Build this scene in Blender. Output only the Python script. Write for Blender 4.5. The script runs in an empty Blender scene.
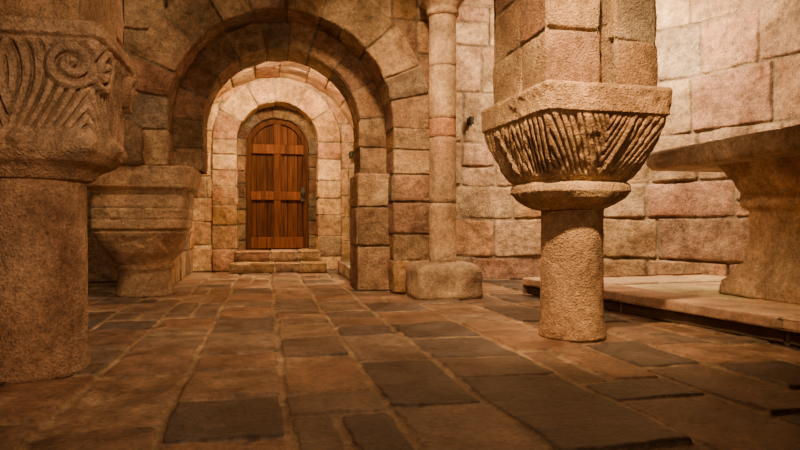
import bpy, math, random
from mathutils import Vector, noise
R = random.Random(31)
pi = math.pi

# ------------------------------------------------------------------ mesh builder
class MB:
    def __init__(s):
        s.v = []; s.f = []; s.c = []
    def add(s, p, c):
        s.v.append(tuple(p)); s.c.append(c); return len(s.v) - 1
    def build(s, name, mat, parent=None, smooth=True):
        me = bpy.data.meshes.new(name)
        me.from_pydata(s.v, [], s.f)
        a = me.color_attributes.new("Col", 'FLOAT_COLOR', 'POINT')
        flat = []
        for c in s.c: flat.extend((c[0], c[1], c[2], 1.0))
        a.data.foreach_set("color", flat)
        me.polygons.foreach_set("use_smooth", [smooth] * len(me.polygons))
        me.update()
        o = bpy.data.objects.new(name, me)
        bpy.context.scene.collection.objects.link(o)
        me.materials.append(mat)
        if parent: o.parent = parent
        return o

def nz(x, y, z, f=1.0):
    return noise.noise(Vector((x * f, y * f, z * f)))

MORTAR = (0.38, 0.295, 0.20)

def stone_col():
    pal = [((.57, .42, .27), 5), ((.64, .485, .31), 4), ((.52, .37, .245), 3.2), ((.52, .32, .23), 3),
           ((.55, .39, .29), 2.6), ((.62, .41, .21), 2.6), ((.38, .32, .26), 2.6), ((.42, .27, .195), 2)]
    t = R.uniform(0, sum(w for _, w in pal))
    for c, w in pal:
        t -= w
        if t <= 0: break
    b = R.uniform(.66, 1.14)
    return tuple(x * b for x in c)

def axis(a, b, ea, eb, cell, g, bv):
    L = b - a
    k = min(1.0, L / (2 * (g + 3 * bv) + 1e-6))
    g *= k; bv *= k
    out = [(a, 0.0, ea)]
    lo = a
    if ea:
        out.append((a + g, 0.15, True)); lo = a + g
    out.append((lo + bv * .4, 0.7, False)); out.append((lo + bv * 1.2, 0.94, False)); out.append((lo + bv * 2.4, 1.0, False))
    l2 = lo + bv * 2.4
    hi = b
    if eb: hi = b - g
    h2 = hi - bv * 2.4
    n = max(1, int(round((h2 - l2) / cell)))
    for i in range(1, n): out.append((l2 + (h2 - l2) * i / n, 1.0, False))
    out.append((h2, 1.0, False)); out.append((hi - bv * 1.2, 0.94, False)); out.append((hi - bv * .4, 0.7, False))
    if eb: out.append((hi, 0.15, True))
    out.append((b, 0.0, eb))
    return out

def block(M, fm, u0, u1, v0, v1, col, eu0=True, eu1=True, ev0=True, ev1=True, cell=.07, g=.005, bv=.007, d=.014, amp=.014, off=0.0, mortar=MORTAR, wob=.014):
    U = axis(u0, u1, eu0, eu1, cell, g, bv)
    V = axis(v0, v1, ev0, ev1, cell, g, bv)
    nu, nv = len(U), len(V)
    base = len(M.v)
    seed = R.uniform(0, 50)
    tu0, tv0 = R.uniform(-1, 1), R.uniform(-1, 1)
    uc, vc = (u0 + u1) / 2, (v0 + v1) / 2
    for (v, tv, mv) in V:
        for (u, tu, mu) in U:
            t = min(tu, tv)
            uu, vv = u, v
            if tu > 0.05 and tu < 1.01:
                e = 1 if u < uc else -1
                dc = max(0.0, 1 - min(v - v0, v1 - v) / .05)
                uu += e * (.007 * dc * dc + abs(wob * noise.noise(Vector((e * 3, v * 7, seed)))) * (1 if min(u - u0, u1 - u) < .05 else 0))
            if tv > 0.05:
                e = 1 if v < vc else -1
                dc = max(0.0, 1 - min(u - u0, u1 - u) / .05)
                vv += e * (.007 * dc * dc + abs(wob * noise.noise(Vector((u * 7, e * 3 + 9, seed)))) * (1 if min(v - v0, v1 - v) < .05 else 0))
            h = -d * (1 - t) + t * (off + amp * (noise.noise(Vector((u * 4, v * 4, seed))) + .5 * noise.noise(Vector((u * 13, v * 13, seed))))
                                    + .012 * amp / .01 * (tu0 * (u - uc) + tv0 * (v - vc)))
            if mu or mv:
                k = 1 + .3 * noise.noise(Vector((u * 2, v * 2, 77)))
                c = tuple(q * k for q in mortar)
            else:
                k = 1 + .30 * noise.noise(Vector((u * 3, v * 3, seed + 5)))
                w = max(0.0, noise.noise(Vector((u * 2.2, v * 2.2, seed + 15))))
                c = (col[0] * k, col[1] * k * (1 - .20 * w), col[2] * k * (1 - .28 * w))
            M.add(fm(uu, vv, h), c)
    for j in range(nv - 1):
        for i in range(nu - 1):
            a = base + j * nu + i
            M.f.append((a, a + 1, a + nu + 1, a + nu))

def breaks(a, b, lo, hi):
    out = [a]
    while b - out[-1] > hi:
        s = R.uniform(lo, hi)
        if b - out[-1] - s < lo * .7:
            s = (b - out[-1]) / 2
        out.append(out[-1] + s)
    out.append(b)
    return out

def masonry(M, fm, U0, U1, rows, wlo=.35, whi=.75, colf=None, skip=None, off=.010, edges=True, split=0.0, **kw):
    for j in range(len(rows) - 1):
        v0, v1 = rows[j], rows[j + 1]
        us = breaks(U0, U1, wlo, whi)
        if len(us) > 2:
            for k in range(1, len(us) - 1):
                us[k] += R.uniform(-.06, .06) * min(1, wlo / .3)
        for k in range(len(us) - 1):
            u0, u1 = us[k], us[k + 1]
            if skip and skip(u0, u1, v0, v1): continue
            parts = [(v0, v1)]
            if split and R.random() < split and v1 - v0 > .3:
                vm = v0 + (v1 - v0) * R.uniform(.4, .6); parts = [(v0, vm), (vm, v1)]
            for (a, b) in parts:
                c = colf(u0, u1, a, b) if colf else stone_col()
                block(M, fm, u0, u1, a, b, c, eu0=(k > 0), eu1=(k < len(us) - 2), ev0=(j > 0 or a > v0), ev1=(j < len(rows) - 2 or b < v1),
                      off=R.uniform(-off, off), **kw)

def box_masonry(M, x0, x1, y0, y1, z0, z1, rh=(.22, .34), w=(.28, .6), faces="snwe", top=True, **kw):
    rows = breaks(z0, z1, *rh)
    if 's' in faces: masonry(M, lambda u, v, h: (u, y0 - h, v), x0, x1, rows, w[0], w[1], **kw)
    if 'n' in faces: masonry(M, lambda u, v, h: (u, y1 + h, v), x0, x1, rows, w[0], w[1], **kw)
    if 'w' in faces: masonry(M, lambda u, v, h: (x0 - h, u, v), y0, y1, rows, w[0], w[1], **kw)
    if 'e' in faces: masonry(M, lambda u, v, h: (x1 + h, u, v), y0, y1, rows, w[0], w[1], **kw)
    if top:
        block(M, lambda u, v, h: (u, v, z1 + h), x0, x1, y0, y1, stone_col(), False, False, False, False, cell=.15)
        block(M, lambda u, v, h: (u, v, z0 - h), x0, x1, y0, y1, stone_col(), False, False, False, False, cell=.15)

def arch_profile(cx, zs, zL, zR, rref):
    a = zs - zL; m = pi * rref; b = zs - zR
    def P(t, r):
        if t < a: return (cx - r, zL + t)
        if t <= a + m:
            th = pi - (t - a) / rref
            return (cx + r * math.cos(th), zs + r * math.sin(th))
        return (cx + r, zs - (t - a - m))
    return P, a + m + b

def clampf(cx, zs, rc):
    def f(x, z):
        if z <= zs:
            if abs(x - cx) < rc: x = cx + (rc if x >= cx else -rc)
        else:
            dx, dz = x - cx, z - zs
            d = math.hypot(dx, dz)
            if d < rc:
                d = max(d, 1e-4); x = cx + dx / d * rc; z = zs + dz / d * rc
        return x, z
    def inside(u0, u1, v0, v1):
        for u in (u0, u1):
            for v in (v0, v1):
                if v <= zs:
                    if abs(u - cx) >= rc: return False
                elif math.hypot(u - cx, v - zs) >= rc: return False
        return True
    return f, inside

def loft(M, cx, cy, rings, seg=96, dz=.03, col=(.5, .35, .22), disp=None, amp=.004, nf=9, rot=0.0, captop=True, capbot=True, colvar=None, chip=0.0):
    zs = []
    for i in range(len(rings) - 1):
        a, b = rings[i], rings[i + 1]
        L = max(abs(b[0] - a[0]), abs(b[1] - a[1]))
        n = max(1, int(math.ceil(L / dz)))
        for k in range(n):
            t = k / n
            zs.append(tuple(a[q] + (b[q] - a[q]) * t for q in range(4)))
    zs.append(tuple(rings[-1]))
    base = len(M.v)
    cr, sr = math.cos(rot), math.sin(rot)
    for (z, hx, hy, n) in zs:
        for i in range(seg):
            th = 2 * pi * (i + .5) / seg
            c, s_ = math.cos(th), math.sin(th)
            r = 1.0 / ((abs(c) ** n + abs(s_) ** n) ** (1.0 / n))
            a, b = r * c, r * s_
            x, y = a * hx, b * hy
            dd = 0.0; dc = 0.0
            if disp:
                if abs(b) >= abs(a): s, face, hw = a * (1 if b < 0 else -1), ('s' if b < 0 else 'n'), hx
                else: s, face, hw = b * (1 if a > 0 else -1), ('e' if a > 0 else 'w'), hy
                dd = dc = disp(face, s * hw, z, s)
            dd += amp * (nz(cx + x, cy + y, z, nf) + .7 * nz(cx + x, cy + y, z, nf * 2.7))
            if chip:
                q = nz(cx + x, cy + y, z + 4, 6.5) + .5 * nz(cx + x, cy + y, z + 8, 17)
                if n > 7: q += .15 * max(0, min(abs(a), abs(b)) - .86) / .14
                if q > .18: dd -= chip * min(1, (q - .18) * 4)
            L = math.hypot(x, y) + 1e-6
            cc = colvar(cx + x, cy + y, z) if colvar else col
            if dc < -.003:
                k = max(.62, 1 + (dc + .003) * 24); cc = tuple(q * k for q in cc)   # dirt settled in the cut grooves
            x += x / L * dd; y += y / L * dd
            M.add((cx + x * cr - y * sr, cy + x * sr + y * cr, z), cc)
    for j in range(len(zs) - 1):
        for i in range(seg):
            a = base + j * seg + i; b = base + j * seg + (i + 1) % seg
            M.f.append((a, b, b + seg, a + seg))
    if captop: M.f.append(tuple(base + (len(zs) - 1) * seg + i for i in range(seg)))
    if capbot: M.f.append(tuple(base + i for i in reversed(range(seg))))

def pbox(M, x0, x1, y0, y1, z0, z1, col, b=.004):
    base = len(M.v)
    for x, sx in ((x0, 1), (x1, -1)):
        for y, sy in ((y0, 1), (y1, -1)):
            for z, sz in ((z0, 1), (z1, -1)):
                M.add((x, y + sy * b, z + sz * b), col); M.add((x + sx * b, y, z + sz * b), col); M.add((x + sx * b, y + sy * b, z), col)
    def I(i, j, k, q): return base + ((i * 2 + j) * 2 + k) * 3 + q
    for i in (0, 1): M.f.append((I(i, 0, 0, 0), I(i, 1, 0, 0), I(i, 1, 1, 0), I(i, 0, 1, 0)))
    for j in (0, 1): M.f.append((I(0, j, 0, 1), I(1, j, 0, 1), I(1, j, 1, 1), I(0, j, 1, 1)))
    for k in (0, 1): M.f.append((I(0, 0, k, 2), I(1, 0, k, 2), I(1, 1, k, 2), I(0, 1, k, 2)))
    for j in (0, 1):
        for k in (0, 1): M.f.append((I(0, j, k, 1), I(1, j, k, 1), I(1, j, k, 2), I(0, j, k, 2)))
    for i in (0, 1):
        for k in (0, 1): M.f.append((I(i, 0, k, 0), I(i, 1, k, 0), I(i, 1, k, 2), I(i, 0, k, 2)))
    for i in (0, 1):
        for j in (0, 1): M.f.append((I(i, j, 0, 0), I(i, j, 1, 0), I(i, j, 1, 1), I(i, j, 0, 1)))
    for i in (0, 1):
        for j in (0, 1):
            for k in (0, 1): M.f.append((I(i, j, k, 0), I(i, j, k, 1), I(i, j, k, 2)))

# ------------------------------------------------------------------ materials
def stone_mat(name, fine=70, fs=.35, coarse=14, cs=.35, rough=.85, vary=.4, spec=.2, pits=0.0, dust=None, coarse_d=.03):
    m = bpy.data.materials.new(name); m.use_nodes = True
    nt = m.node_tree; N = nt.nodes; Lk = nt.links
    bs = N["Principled BSDF"]
    bs.inputs["Roughness"].default_value = rough
    bs.inputs["Specular IOR Level"].default_value = spec
    at = N.new("ShaderNodeAttribute"); at.attribute_name = "Col"
    tc = N.new("ShaderNodeTexCoord")
    def noi(sc, det=6, rg=.6, dist=0):
        n = N.new("ShaderNodeTexNoise"); n.inputs["Scale"].default_value = sc; n.inputs["Detail"].default_value = det
        n.inputs["Roughness"].default_value = rg; n.inputs["Distortion"].default_value = dist
        Lk.new(tc.outputs["Object"], n.inputs["Vector"]); return n
    n1 = noi(2.6, 6, .65, .6); n2 = noi(coarse, 9, .7); n3 = noi(fine, 4, .65)
    def ramp(n, lo, hi, p0=.3, p1=.7):
        r = N.new("ShaderNodeValToRGB"); r.color_ramp.elements[0].position = p0; r.color_ramp.elements[1].position = p1
        r.color_ramp.elements[0].color = (*lo, 1); r.color_ramp.elements[1].color = (*hi, 1)
        Lk.new(n.outputs["Fac"], r.inputs["Fac"]); return r
    def mul(a, b, f=1.0):
        x = N.new("ShaderNodeMix"); x.data_type = 'RGBA'; x.blend_type = 'MULTIPLY'; x.inputs[0].default_value = f
        Lk.new(a, x.inputs[6]); Lk.new(b, x.inputs[7]); return x.outputs[2]
    k = vary
    r1 = ramp(n1, (1 - k, 1 - k * 1.15, 1 - k * 1.2), (1.15, 1.14, 1.12), .35, .65)
    r2 = ramp(n2, (1 - k,) * 3, (1.15, 1.14, 1.12), .35, .62)
    r3 = ramp(n3, (1 - k * .8,) * 3, (1.1,) * 3, .35, .58)
    c = mul(at.outputs["Color"], r1.outputs["Color"]); c = mul(c, r2.outputs["Color"]); c = mul(c, r3.outputs["Color"])
    if dust:
        n4 = noi(1.7, 7, .7, .8)
        f = ramp(n4, (0, 0, 0), (.35, .35, .35), .5, .78)
        x = N.new("ShaderNodeMix"); x.data_type = 'RGBA'
        Lk.new(f.outputs["Color"], x.inputs[0]); Lk.new(c, x.inputs[6]); x.inputs[7].default_value = (*dust, 1); c = x.outputs[2]
        rr = ramp(n2, (rough - .2,) * 3, (rough + .18,) * 3)
        Lk.new(rr.outputs["Color"], bs.inputs["Roughness"])
    Lk.new(c, bs.inputs["Base Color"])
    b1 = N.new("ShaderNodeBump"); b1.inputs["Strength"].default_value = cs; b1.inputs["Distance"].default_value = coarse_d
    b2 = N.new("ShaderNodeBump"); b2.inputs["Strength"].default_value = fs; b2.inputs["Distance"].default_value = .01
    Lk.new(n2.outputs["Fac"], b1.inputs["Height"]); Lk.new(n3.outputs["Fac"], b2.inputs["Height"])
    Lk.new(b1.outputs["Normal"], b2.inputs["Normal"])
    last = b2
    if pits > 0:
        vo = N.new("ShaderNodeTexVoronoi"); vo.inputs["Scale"].default_value = 85; Lk.new(tc.outputs["Object"], vo.inputs["Vector"])
        b3 = N.new("ShaderNodeBump"); b3.inputs["Strength"].default_value = pits; b3.inputs["Distance"].default_value = .007
        Lk.new(vo.outputs["Distance"], b3.inputs["Height"]); Lk.new(last.outputs["Normal"], b3.inputs["Normal"]); last = b3
    Lk.new(last.outputs["Normal"], bs.inputs["Normal"])
    return m

m_wall = stone_mat("ashlar_stone", 70, .75, 14, 1.0, coarse_d=.045, vary=.47)
m_carved = stone_mat("carved_stone", 90, .8, 26, .35, pits=.7, vary=.38)
m_smooth = stone_mat("dressed_stone", 60, .25, 10, .2, vary=.25)
m_floor = stone_mat("paving_stone", 45, .5, 7, .8, rough=.46, spec=.5, vary=.52, dust=(.29, .20, .14))

def flat_mat(name, col, rough=.5, metal=0.0):
    m = bpy.data.materials.new(name); m.use_nodes = True
    b = m.node_tree.nodes["Principled BSDF"]; b.inputs["Roughness"].default_value = rough; b.inputs["Metallic"].default_value = metal
    n = m.node_tree.nodes.new("ShaderNodeTexNoise"); n.inputs["Scale"].default_value = 30
    r = m.node_tree.nodes.new("ShaderNodeValToRGB")
    r.color_ramp.elements[0].color = (*[c * .7 for c in col], 1); r.color_ramp.elements[1].color = (*[c * 1.2 for c in col], 1)
    m.node_tree.links.new(n.outputs["Fac"], r.inputs["Fac"]); m.node_tree.links.new(r.outputs["Color"], b.inputs["Base Color"])
    return m
m_iron = flat_mat("black_iron", (.03, .025, .02), .5, .6)

def wood_mat():
    m = bpy.data.materials.new("door_wood"); m.use_nodes = True
    nt = m.node_tree; N = nt.nodes; Lk = nt.links; b = N["Principled BSDF"]; b.inputs["Roughness"].default_value = .75
    b.inputs["Specular IOR Level"].default_value = .1
    tc = N.new("ShaderNodeTexCoord"); mp = N.new("ShaderNodeMapping"); mp.inputs["Scale"].default_value = (26, 26, 1.6)
    Lk.new(tc.outputs["Object"], mp.inputs["Vector"])
    n = N.new("ShaderNodeTexNoise"); n.inputs["Scale"].default_value = 1.5; n.inputs["Detail"].default_value = 8; Lk.new(mp.outputs["Vector"], n.inputs["Vector"])
    r = N.new("ShaderNodeValToRGB"); r.color_ramp.elements[0].position = .3; r.color_ramp.elements[1].position = .7
    r.color_ramp.elements[0].color = (.35, .32, .3, 1); r.color_ramp.elements[1].color = (1.25, 1.2, 1.15, 1)
    Lk.new(n.outputs["Fac"], r.inputs["Fac"])
    at = N.new("ShaderNodeAttribute"); at.attribute_name = "Col"
    x = N.new("ShaderNodeMix"); x.data_type = 'RGBA'; x.blend_type = 'MULTIPLY'; x.inputs[0].default_value = 1
    Lk.new(at.outputs["Color"], x.inputs[6]); Lk.new(r.outputs["Color"], x.inputs[7]); Lk.new(x.outputs[2], b.inputs["Base Color"])
    bp = N.new("ShaderNodeBump"); bp.inputs["Strength"].default_value = .4; bp.inputs["Distance"].default_value = .01
    Lk.new(n.outputs["Fac"], bp.inputs["Height"]); Lk.new(bp.outputs["Normal"], b.inputs["Normal"])
    return m
m_wood = wood_mat()

# ------------------------------------------------------------------ floor
M = MB()
lanes = [-3.6, -3.2, -2.82, -2.5, -2.12, -1.78, -1.42, -1.07, -.70, -.33, .07, .43, .80, 1.27, 1.68, 2.05, 2.45, 2.9, 3.4, 3.9, 4.4, 4.9]
darks = [(-.13, 2.18), (1.03, 2.1), (1.0, 3.78), (2.2, 2.2), (1.9, 4.4), (-.9, 4.3)]
fixed = {9: [1.93, 2.43], 12: [1.62, 2.55, 2.95, 3.5, 4.02]}
def floor_col(dark):
    b = R.uniform(.78, 1.18)
    if dark: return (.128 * b, .108 * b, .104 * b)
    c = R.choice([(.34, .22, .145), (.30, .195, .135), (.27, .185, .14), (.38, .27, .185), (.31, .19, .125), (.23, .17, .135), (.29, .22, .17), (.20, .155, .13)])
    return tuple(q * b for q in c)
for j in range(len(lanes) - 1):
    x0, x1 = lanes[j], lanes[j + 1]
    fx = fixed.get(j)
    if fx:
        ys = breaks(-1.9, fx[0], .25, .65)[:-1] + fx + breaks(fx[-1], 9.5, .2, .7)[1:]
    else:
        ys = breaks(-1.9 - R.uniform(0, .3), 9.5, .18, .8)
    for k in range(len(ys) - 1):
        y0, y1 = ys[k], ys[k + 1]
        forced = any(x0 < dx < x1 and y0 <= dy <= y1 for dx, dy in darks)
        def fm(u, v, h):
            # joints wander slightly, as hand-cut paving does
            return (v + .022 * nz(0, u, 0, .9) + .009 * nz(v, u, 3, 2.3) + .006 * nz(v, u, 3, 9), u + .012 * nz(v, u, 9, 3) + .05 * nz(v, u, 19, 1.1), h)
        parts = [(x0, x1)]
        if not forced and x1 - x0 > .34 and R.random() < .14:
            xm = x0 + (x1 - x0) * R.uniform(.4, .6); parts = [(x0, xm), (xm, x1)]
        for (a, b) in parts:
            dk = forced or R.random() < (.24 if x0 > .7 else .14)
            tw = R.uniform(.005, .012)
            block(M, fm, y0, y1, a, b, floor_col(dk), cell=.05, g=tw, bv=.009, d=.013, amp=.009, off=R.uniform(-.008, .004),
                  mortar=(.40, .30, .20), wob=.026)
M.build("floor", m_floor)

# ------------------------------------------------------------------ archway wall
def arch_col(*a):
    c = stone_col()
    k = .2
    return tuple((c[i] * (1 - k) + (.52, .37, .23)[i] * k) * .95 for i in range(3))
CX = .18; ZS = 1.62
M = MB()
P, T = arch_profile(CX, ZS, 1.17, 0.0, .76)
rows = breaks(0, T, .19, .30)
masonry(M, lambda u, v, h: (P(v, .76 - h)[0], u, P(v, .76 - h)[1]), 6.2, 6.66, rows, .2, .48, cell=.05, colf=arch_col)
masonry(M, lambda u, v, h: (P(v, u)[0], 6.2 - h, P(v, u)[1]), .76, 1.08, rows, .4, .5, cell=.05, colf=arch_col)
masonry(M, lambda u, v, h: (P(v, u)[0], 6.66 + h, P(v, u)[1]), .76, 1.25, rows, .6, .7, cell=.1)
P2, T2 = arch_profile(CX, ZS, 1.17, 0.0, 1.02)
rows = breaks(0, T2, .20, .33)
masonry(M, lambda u, v, h: (P2(v, 1.02 - h)[0], u, P2(v, 1.02 - h)[1]), 5.8, 6.22, rows, .2, .48, cell=.05, colf=arch_col)
masonry(M, lambda u, v, h: (P2(v, u)[0], 5.785 - h, P2(v, u)[1]), 1.02, 1.40, rows, .5, .6, cell=.05, colf=arch_col)
cl, ins = clampf(CX, ZS, 1.2)
def fmw(u, v, h):
    x, z = cl(u, v); return (x, 5.81 - h, z)
masonry(M, fmw, -1.5, CX, breaks(1.17, 4.0, .34, .5), .4, .8, skip=ins, cell=.06, colf=arch_col)
masonry(M, fmw, CX, 1.75, breaks(0, 4.0, .3, .45), .3, .6, skip=ins, cell=.06, colf=arch_col)
masonry(M, lambda u, v, h: (1.75 + h, u, v), 5.8, 7.1, breaks(0, 4.0, .3, .45), .3, .6, cell=.12)
masonry(M, lambda u, v, h: (-1.5 - h, u, v), 5.8, 6.66, breaks(1.17, 4.0, .26, .36), .3, .6, cell=.12)
masonry(M, lambda u, v, h: (u, 6.66 + h, v), -1.5, -.97, breaks(1.17, 4.0, .26, .36), .3, .6, cell=.12)
box_masonry(M, .89, 1.24, 6.04, 6.62, 0, 1.16, rh=(.3, .45), w=(.4, .6), cell=.05, colf=arch_col)
loft(M, -1.17, 5.80, [(1.165, .12, .07, 6), (1.20, .135, .095, 6), (1.40, .13, .10, 6), (1.52, .115, .085, 4), (1.56, .07, .05, 3)], seg=80, dz=.02, amp=.02, nf=6, col=(.30, .21, .14))
M.build("stone_archway", m_wall)

# ------------------------------------------------------------------ passage behind
def ochre_col(*a):
    c = stone_col()
    return (c[0] * 1.02, c[1] * .93, c[2] * .80)
M = MB()
P3, T3 = arch_profile(CX, 1.6, 0, 0, 1.15)
masonry(M, lambda u, v, h: (P3(v, 1.15 - h)[0], u, P3(v, 1.15 - h)[1]), 6.66, 9.05, breaks(0, T3, .28, .4), .3, .7, cell=.08, colf=ochre_col)
M.build("wall_passage", m_wall)

M = MB()
DS = 1.84
cl2, ins2 = clampf(CX, DS, .7)
def fmb(u, v, h):
    x, z = cl2(u, v); return (x, 9.01 - h, z)
masonry(M, fmb, -1.1, CX, breaks(0, 3.0, .28, .42), .25, .5, skip=ins2, colf=ochre_col)
masonry(M, fmb, CX, 1.5, breaks(0, 3.0, .28, .42), .25, .5, skip=ins2, colf=ochre_col)
P4, T4 = arch_profile(CX, DS, 0, 0, .57)
rows = breaks(0, T4, .2, .34)
masonry(M, lambda u, v, h: (P4(v, u)[0], 8.985 - h, P4(v, u)[1]), .57, .90, rows, .4, .5, cell=.06, colf=ochre_col)
masonry(M, lambda u, v, h: (P4(v, .57 - h)[0], u, P4(v, .57 - h)[1]), 8.985, 9.42, rows, .5, .6, cell=.06, colf=ochre_col)
P5, T5 = arch_profile(CX, 1.78, 0, 0, .46)
rows = breaks(0, T5, .17, .25)
def recess_shade_col(*a): return tuple(q * .34 for q in ochre_col())  # same ochre stone, with the recess shade put into its colour
masonry(M, lambda u, v, h: (P5(v, u)[0], 9.36 - h, P5(v, u)[1]), .46, .74, rows, .4, .5, cell=.06, colf=recess_shade_col, mortar=(.15, .10, .07))
masonry(M, lambda u, v, h: (P5(v, .46 - h)[0], u, P5(v, .46 - h)[1]), 9.36, 9.62, rows, .4, .5, cell=.06, colf=recess_shade_col)
M.build("wall_back", m_wall)

M = MB()
def steps(x0, x1, y0, y1, z0, z1):
    xs = breaks(x0, x1, .35, .6)
    for i in range(len(xs) - 1):
        c = ochre_col(); e0 = i > 0; e1 = i < len(xs) - 2
        block(M, lambda u, v, h: (u, y0 - h + .03 * max(0, 1 - (v - z0) / .05), v), xs[i], xs[i + 1], z0, z1, tuple(q * .52 for q in c), e0, e1, False, False, cell=.02)  # riser shade painted in: stone colour darkened
        block(M, lambda u, v, h: (u, v, z1 + h), xs[i], xs[i + 1], y0 - .004, y1, tuple(q * 1.1 for q in c), e0, e1, False, False)  # tread lightened in colour, as if lit from above
    for x, s in ((x0, -1), (x1, 1)):
        block(M, lambda u, v, h: (x + s * h, u, v), y0, y1, z0, z1, stone_col(), False, False, False, False)
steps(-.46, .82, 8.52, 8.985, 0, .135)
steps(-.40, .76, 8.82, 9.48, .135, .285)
M.build("stone_steps", m_wall)

M = MB()
box_masonry(M, .97, 1.30, 6.9, 8.48, 0, .16, rh=(.16, .2), w=(.4, .8))
M.build("stone_bench", m_wall)

# ------------------------------------------------------------------ door
M = MB()
dw = .455; dz0 = .30; dsz = 1.78; DY = .13
wc = (.075, .026, .0095)
def topz(x, r=dw): return dsz + math.sqrt(max(0, r * r - (x - CX) ** 2))
edges = [-.45, -.30, -.15, 0.0, .15, .30, .45]
for i in range(6):
    b = R.uniform(.65, 1.25); c = tuple(q * b for q in wc)
    a0, a1 = CX + edges[i] + .005, CX + edges[i + 1] - .005
    xs = [a0 + (a1 - a0) * k / 5 for k in range(6)]
    base = len(M.v)
    for y in (9.35 + DY, 9.39 + DY):
        for x in xs:
            M.add((x, y, dz0), c); M.add((x, y, topz(x)), c)
    for s in (0, 12):
        for k in range(5):
            q = base + s + 2 * k; M.f.append((q, q + 2, q + 3, q + 1))
    M.f.append((base, base + 1, base + 13, base + 12)); M.f.append((base + 10, base + 11, base + 23, base + 22))
xs = [CX - .45 + .9 * k / 20 for k in range(21)]
base = len(M.v)
for x in xs: M.add((x, 9.385 + DY, dz0), (.02, .009, .005)); M.add((x, 9.385 + DY, topz(x)), (.02, .009, .005))
for k in range(20): q = base + 2 * k; M.f.append((q, q + 2, q + 3, q + 1))
Pd, Td = arch_profile(CX, dsz, dz0, dz0, dw)
n = 60; base = len(M.v); c = tuple(q * .8 for q in wc)
for k in range(n + 1):
    t = Td * k / n
    for r, y in ((dw, 9.36), (dw, 9.295), (dw - .075, 9.295), (dw - .08, 9.36)):
        x, z = Pd(t, r); M.add((x, y + DY, z), c)
for k in range(n):
    for q in range(3):
        a = base + k * 4 + q; M.f.append((a, a + 1, a + 5, a + 4))
for z0, z1 in ((.30, .47), (1.02, 1.15), (1.71, 1.85)):
    pbox(M, CX - .39, CX + .39, 9.292 + DY, 9.352 + DY, z0, z1, tuple(q * R.uniform(1.5, 1.7) for q in wc), .008)
pbox(M, CX - .055, CX + .055, 9.305 + DY, 9.352 + DY, .4, 2.18, tuple(q * 1.2 for q in wc), .008)
door = M.build("door_1", m_wood, smooth=False)
M = MB()
pbox(M, CX + .345, CX + .405, 9.27 + DY, 9.295 + DY, 1.0, 1.22, (.03, .03, .03))
loft(M, CX + .375, 9.24 + DY, [(1.08, .02, .02, 2), (1.09, .028, .028, 2), (1.12, .028, .028, 2), (1.13, .02, .02, 2)], seg=16, amp=0)
pbox(M, CX + .368, CX + .382, 9.245 + DY, 9.28 + DY, 1.098, 1.112, (.03, .03, .03), .001)
M.build("door_lock", m_iron, parent=door, smooth=False)

# ------------------------------------------------------------------ apse wall
AX, AY, AR = 2.3, 4.6, 2.5
M = MB()
zr = [0, .27, .73, 1.12, 1.64, 2.24, 2.8, 3.3, 3.7, 4.1]
th0 = math.radians(106)
def fma(u, v, h):
    th = th0 - u / AR; r = AR - h
    return (AX + r * math.cos(th), AY + r * math.sin(th), v + .026 * nz(u, v, 0, 1.2))
def apse_col(*a):
    c = stone_col()
    q = (.63, .48, .34) if R.random() < .6 else (.58, .37, .28)
    return tuple(c[i] * .68 + q[i] * .34 for i in range(3))
masonry(M, fma, 0, AR * th0, zr, .38, 1.15, colf=apse_col, d=.026, off=.022, split=.14, bv=.012, g=.008, amp=.026, cell=.045, wob=.022, mortar=(.40, .31, .22))
masonry(M, lambda u, v, h: (AX + AR - h, u, v), -1.9, 4.6, zr, .5, 1.1, colf=apse_col, cell=.12, d=.02)
M.build("wall_apse", m_wall)

wr = breaks(0, 4.1, .3, .42)
M = MB(); masonry(M, lambda u, v, h: (-3.5 + h, u, v), -1.9, 7.6, wr, .4, .8, cell=.14); M.build("wall_left", m_wall)
M = MB(); masonry(M, lambda u, v, h: (u, 7.6 - h, v), -3.5, -.95, wr, .4, .8, cell=.1); M.build("wall_aisle", m_wall)
M = MB(); masonry(M, lambda u, v, h: (u, -1.8 + h, v), -3.5, 4.8, wr, .4, .8, cell=.16); M.build("wall_front", m_wall)
M = MB(); masonry(M, lambda u, v, h: (-1.2 - h, u, v), 6.66, 7.6, wr, .4, .8, cell=.16); M.build("wall_passage_side", m_wall)

# vaulted ceiling
M = MB()
for c, r in ((-2.25, 1.25), (.37, 1.37), (3.27, 1.53)):
    def fmv(u, v, h, c=c, r=r):
        th = v / r; return (c - (r - h) * math.cos(th), u, 3.0 + (.9) * math.sin(th) - h)
    masonry(M, fmv, -1.85, 7.65, breaks(0, pi * r, .28, .4), .5, 1.0, cell=.2)
M.build("ceiling", m_wall)

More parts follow.
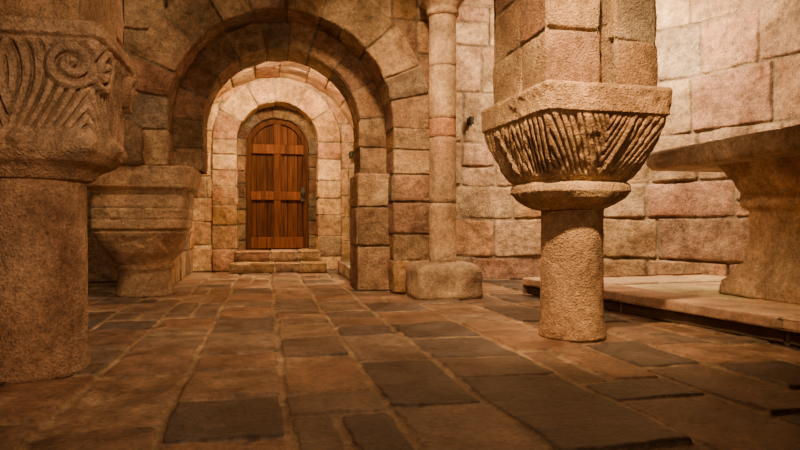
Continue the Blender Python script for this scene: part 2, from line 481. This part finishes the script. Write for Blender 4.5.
# ------------------------------------------------------------------ raised apse floor: kerb slab with overhanging nosing
M = MB()
A = (2.36, 5.45); B = (3.06, .1)
L = math.hypot(B[0] - A[0], B[1] - A[1]); dx, dy = (B[0] - A[0]) / L, (B[1] - A[1]) / L
nx, ny = -dy, dx
def pf(u, w, z): return (A[0] + dx * u + nx * w, A[1] + dy * u + ny * w, z)
PC = lambda *a: tuple(q * R.uniform(.88, 1.05) for q in (.60, .46, .31))
PZ = .155
for a, b in zip(*(lambda s: (s[:-1], s[1:]))(breaks(0, L, .8, 1.4))):
    c = PC()  # top keeps this colour; faces below get painted shade
    block(M, lambda u, v, h: pf(u, .05 - h, v), a, b, .0, PZ - .07, (.12, .085, .06), True, True, False, False, amp=.005)  # kerb shadow painted into the riser colour
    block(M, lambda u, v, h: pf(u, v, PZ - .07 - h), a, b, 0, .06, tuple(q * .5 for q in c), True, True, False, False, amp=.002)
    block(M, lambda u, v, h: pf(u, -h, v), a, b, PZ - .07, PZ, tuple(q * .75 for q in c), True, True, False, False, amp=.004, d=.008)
    block(M, lambda u, v, h: pf(u, v, PZ + h), a, b, 0, .40, c, True, True, False, True, amp=.003, wob=.004, g=.004, d=.008)
masonry(M, lambda u, v, h: pf(v, u, PZ - .03 + h), .40, 2.3, breaks(0, L, .5, .8), .5, .9, colf=PC, amp=.003, wob=.006)
block(M, lambda u, v, h: pf(0 - h, u, v), 0, 2.3, 0, PZ - .01, PC(), False, False, False, False)
M.build("floor_apse", m_smooth)

# ------------------------------------------------------------------ columns
def shaft_col(base, up=None):
    def f(x, y, z):
        k = nz(x, y, z, 2.6); q = nz(x + 5, y, z, 8)
        b = 1 + .32 * k + .24 * q
        r = max(0, nz(x, y + 9, z, 1.9)); g = max(0, nz(x + 31, y, z, 4.5) - .1)
        return (base[0] * b * (1 - .30 * g), base[1] * b * (1 - .18 * r - .28 * g), base[2] * b * (1 - .28 * r - .18 * g))
    return f

def fan(face, x, z, s):
    d = 0
    if .925 < z < 1.235:
        t = (z - .925) / .31
        env = min(1, min(t, 1 - t) * 9)
        ax = abs(x)
        if face in 'sn':
            vx = .02 + .13 * t
            if ax > vx + .018:
                w = (ax - vx) / (.62 + .38 * t)
                g = max(0.0, -math.cos(w * 2 * pi / .046)) ** 1.4
                d += (.005 - .021 * g) * env
            elif ax < vx - .018:
                g = max(0.0, -math.cos((z - ax * 1.9) * 2 * pi / .062)) ** 1.4
                d += (.003 - .018 * g) * env
            else:
                d += .014 * env * (1 - abs(ax - vx) / .018) ** .5
        else:
            g = max(0.0, -math.cos((ax / (.7 + .4 * t) + .28 * (t - .5) * .31) * 2 * pi / .052)) ** 1.4
            d += (.005 - .020 * g) * env
            e = abs(ax - (.03 + .17 * t))
            if e < .02: d += .018 * env * (1 - e / .02)
    return d
M = MB()
loft(M, 1.775, 3.37, [(-.005, .195, .195, 2), (.04, .190, .190, 2), (.10, .182, .182, 2), (.75, .178, .178, 2)], seg=96, dz=.02,
     amp=.004, nf=6, colvar=shaft_col((.54, .36, .22)))
loft(M, 1.755, 3.38, [(.735, .16, .16, 2), (.74, .20, .20, 2), (.765, .245, .245, 2.3), (.80, .282, .295, 3), (.84, .298, .312, 3.6), (.875, .29, .305, 4),
                     (.895, .262, .28, 5), (.915, .276, .30, 7), (1.0, .305, .35, 11), (1.10, .335, .398, 15), (1.20, .362, .436, 20),
                     (1.235, .366, .444, 22), (1.245, .378, .454, 24), (1.37, .382, .460, 26), (1.388, .376, .454, 24), (1.39, .36, .43, 20)],
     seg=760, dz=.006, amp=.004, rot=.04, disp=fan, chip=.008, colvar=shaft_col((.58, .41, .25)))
box_masonry(M, 1.43, 1.74, 2.99, 3.76, 1.385, 3.1, rh=(.24, .42), w=(.3, .5), cell=.05, colf=arch_col)
box_masonry(M, 1.70, 1.86, 3.07, 3.70, 1.385, 3.1, rh=(.3, .42), w=(.3, .5), colf=arch_col)
box_masonry(M, 1.84, 2.09, 3.01, 3.74, 1.385, 3.1, rh=(.26, .42), w=(.3, .5), cell=.05, colf=arch_col)
M.build("stone_column", m_carved)

# left near column with volutes ---------------------------------
def volute(face, x, z, s):
    d = 0
    ax = abs(x)
    vx, vz, RR = .232, 1.305, .098
    rx, rz = ax - vx, z - vz
    rho = math.hypot(rx, rz); phi = math.atan2(rz, rx)
    if rho < RR:
        ph = (rho / .050 - phi / (2 * pi))
        g = max(0, -math.cos(2 * pi * ph)) ** 1.2
        d += .040 - .046 * g
        if rho < .018: d += .014
    elif 1.03 < z < 1.40 and ax < .31:
        tt = (z - 1.0) / .4
        w = (ax - .02) / (.70 + .45 * tt) - .10 * math.sin(tt * 2.4)
        g = max(0, -math.cos(w * 2 * pi / .048)) ** 1.3
        fade = min(1, (rho - RR) / .012) * min(1, (z - 1.03) / .03) * min(1, (1.40 - z) / .02) * min(1, (.31 - ax) / .02)
        d += (.006 - .028 * g) * max(0, fade)
    for kx, kz, kr in ((.03, 1.0, .045), (.30, .99, .055)):
        q = ((ax - kx) ** 2 + (z - kz) ** 2) / kr ** 2
        d += .045 * math.exp(-q * 1.6)
    if 1.405 < z < 1.42: d -= .016
    return d
M = MB()
loft(M, -1.02, 3.08, [(-.005, .236, .236, 2), (.03, .232, .232, 2), (.10, .222, .222, 2), (.86, .215, .215, 2)], seg=110, dz=.02, amp=.004, nf=6, colvar=shaft_col((.56, .40, .285)))
loft(M, -1.01, 3.08, [(.84, .20, .20, 2), (.85, .235, .235, 2), (.875, .25, .25, 2.2), (.895, .26, .26, 3), (.92, .30, .30, 4), (.96, .325, .325, 6), (1.05, .318, .318, 8),
                     (1.2, .322, .322, 10), (1.35, .335, .335, 14), (1.41, .35, .35, 16), (1.425, .36, .36, 16), (1.475, .36, .36, 14), (1.485, .34, .34, 14)],
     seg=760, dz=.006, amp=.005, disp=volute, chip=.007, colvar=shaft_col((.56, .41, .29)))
box_masonry(M, -1.28, -.74, 2.80, 3.42, 1.48, 3.1, rh=(.3, .45), w=(.6, .8), cell=.05, colf=arch_col)
box_masonry(M, -1.22, -.78, 3.40, 3.78, 1.66, 3.1, rh=(.26, .4), w=(.35, .6), cell=.05, colf=arch_col)
M.build("stone_column", m_carved)

# left far column -------------------------------------------------
def bands(face, x, z, s):
    d = 0
    for c in (.70, .80):
        if abs(z - c) < .012: d -= .010 * (1 - abs(z - c) / .012)
    return d
M = MB()
loft(M, -1.1, 6.21, [(-.005, .25, .25, 2), (.05, .24, .24, 2), (.30, .232, .232, 2)], seg=80, dz=.02, amp=.003, colvar=shaft_col((.54, .40, .27)))
loft(M, -1.1, 6.21, [(.23, .21, .21, 2), (.24, .255, .255, 2), (.28, .27, .27, 2.2), (.30, .25, .25, 2.2), (.32, .27, .27, 2.3), (.40, .33, .33, 3), (.50, .375, .375, 4), (.585, .40, .40, 6),
                     (.60, .36, .36, 8), (.62, .395, .395, 10), (.91, .40, .40, 14), (.925, .385, .385, 16), (.955, .39, .39, 16), (.985, .44, .44, 16), (1.165, .475, .475, 18), (1.17, .46, .46, 16)],
     seg=320, dz=.010, amp=.005, disp=bands, chip=.012, colvar=shaft_col((.60, .44, .29)))
M.build("stone_column", m_carved)

# engaged column by the arch -----------------------------------
M = MB()
loft(M, 1.60, 5.50, [(-.005, .30, .30, 8), (.02, .31, .31, 8), (.25, .30, .29, 7), (.30, .26, .26, 5), (.315, .19, .19, 3)], seg=120, dz=.03, amp=.022, nf=5, colvar=shaft_col((.52, .39, .27)))
cd = [0.30, .85, 1.45, 1.62, 2.1, 2.62]
for i in range(len(cd) - 1):
    c = [(.66, .50, .34), (.62, .46, .31), (.60, .35, .22), (.66, .51, .34), (.64, .48, .33)][i]
    loft(M, 1.60, 5.50, [(cd[i], .12, .12, 2), (cd[i] + .004, .126, .126, 2), (cd[i + 1] - .004, .124, .124, 2), (cd[i + 1], .12, .12, 2)], seg=60, dz=.04, amp=.003, colvar=shaft_col(c))
loft(M, 1.60, 5.50, [(2.56, .13, .13, 2), (2.58, .15, .15, 2), (2.61, .15, .15, 2), (2.62, .135, .135, 2.5), (2.69, .17, .17, 5), (2.71, .19, .19, 10), (2.86, .2, .2, 14)], seg=120, dz=.02, amp=.005, colvar=shaft_col((.62, .47, .32)))
box_masonry(M, 1.44, 1.76, 5.34, 5.80, 2.86, 3.3)
M.build("engaged_column", m_carved)

# ------------------------------------------------------------------ altar
M = MB()
bz = PZ - .026
loft(M, 3.85, 3.70, [(bz, .46, .46, 14), (bz + .10, .46, .46, 14), (bz + .13, .43, .43, 10), (bz + .20, .40, .40, 8), (bz + .24, .36, .36, 6), (bz + .45, .33, .33, 6),
                     (bz + .62, .33, .33, 7), (bz + .66, .37, .37, 8), (bz + .72, .37, .37, 8), (bz + .76, .36, .36, 9), (bz + .92, .44, .44, 12), (bz + .985, .47, .47, 14)],
     seg=160, dz=.02, amp=.008, nf=7, chip=.012, colvar=shaft_col((.58, .43, .29)))
loft(M, 3.81, 3.68, [(bz + .975, .62, .96, 14), (bz + .98, .665, 1.005, 14), (bz + 1.02, .69, 1.03, 16), (bz + 1.11, .70, 1.04, 16), (bz + 1.125, .68, 1.02, 14)], seg=300, dz=.03, amp=.018, nf=5, chip=.02,
     colvar=shaft_col((.54, .43, .33)))
M.build("stone_altar", m_carved)

# ------------------------------------------------------------------ wall lamps
def wall_lamp(x, y, z):
    M = MB()
    pbox(M, x - .03, x + .03, y - .02, y + .02, z - .045, z + .045, (.03, .03, .03))
    pbox(M, x - .01, x + .01, y - .07, y - .015, z - .01, z + .01, (.03, .03, .03), .002)
    loft(M, x, y - .075, [(z - .04, .022, .022, 2), (z - .035, .03, .03, 2), (z + .045, .034, .034, 2), (z + .05, .03, .03, 2)], seg=24, amp=0)
    M.build("wall_lamp", m_iron, smooth=False)
wall_lamp(1.22, 8.95, 1.66)
wall_lamp(2.38, 7.05, 1.88)

# ------------------------------------------------------------------ lights
def area(name, loc, target, e, size, col, sy=None, spread=None):
    l = bpy.data.lights.new(name, 'AREA'); l.energy = e; l.color = col; l.size = size
    if sy: l.shape = 'RECTANGLE'; l.size_y = sy
    if spread: l.spread = math.radians(spread)
    o = bpy.data.objects.new(name, l); bpy.context.scene.collection.objects.link(o)
    o.location = loc
    o.rotation_euler = (Vector(target) - Vector(loc)).to_track_quat('-Z', 'Y').to_euler()
    return o
area("passage_light", (.18, 7.5, 2.68), (.18, 9.0, 1.9), 140, .6, (1, .66, .30), .12)
area("passage_side_light", (1.15, 6.95, .6), (-.6, 8.9, .9), 28, .2, (1, .62, .28))
area("apse_light", (3.1, 5.3, 3.0), (4.1, 6.3, 2.3), 220, .3, (1, .70, .38))
area("apse_light_side", (2.5, 5.9, 3.1), (2.7, 7.0, 1.8), 44, .3, (1, .68, .36))
area("column_spot", (.8, 1.7, 3.0), (1.75, 3.2, 1.0), 22, .15, (1, .60, .26), spread=50)
area("arch_fill", (.9, 4.0, 3.3), (1.35, 5.9, 1.2), 26, .25, (1, .60, .27), spread=75)  # unseen lamp added to brighten the engaged column and arch
area("nave_light", (.3, 4.0, 3.5), (.3, 4.4, 0), 28, .4, (1, .59, .28), spread=110)
area("rear_fill", (.6, -.6, 2.0), (-.9, 4, 1.1), 22, .4, (1, .59, .30), spread=90)  # unseen fill lamp added behind the camera
area("aisle_light", (-2.3, 4.6, 3.2), (-1.5, 5.9, 0.7), 34, .4, (1, .64, .32))
w = bpy.data.worlds.new("World"); bpy.context.scene.world = w; w.use_nodes = True
w.node_tree.nodes["Background"].inputs[0].default_value = (.5, .3, .15, 1)
w.node_tree.nodes["Background"].inputs[1].default_value = .03

# ------------------------------------------------------------------ camera
cd_ = bpy.data.cameras.new("camera"); cam = bpy.data.objects.new("camera", cd_)
bpy.context.scene.collection.objects.link(cam)
cd_.sensor_width = 36; cd_.lens = 27.9; cd_.clip_start = .02
cam.location = (0, 0, .65); cam.rotation_euler = (math.radians(90), 0, math.radians(-12.28))
bpy.context.scene.camera = cam
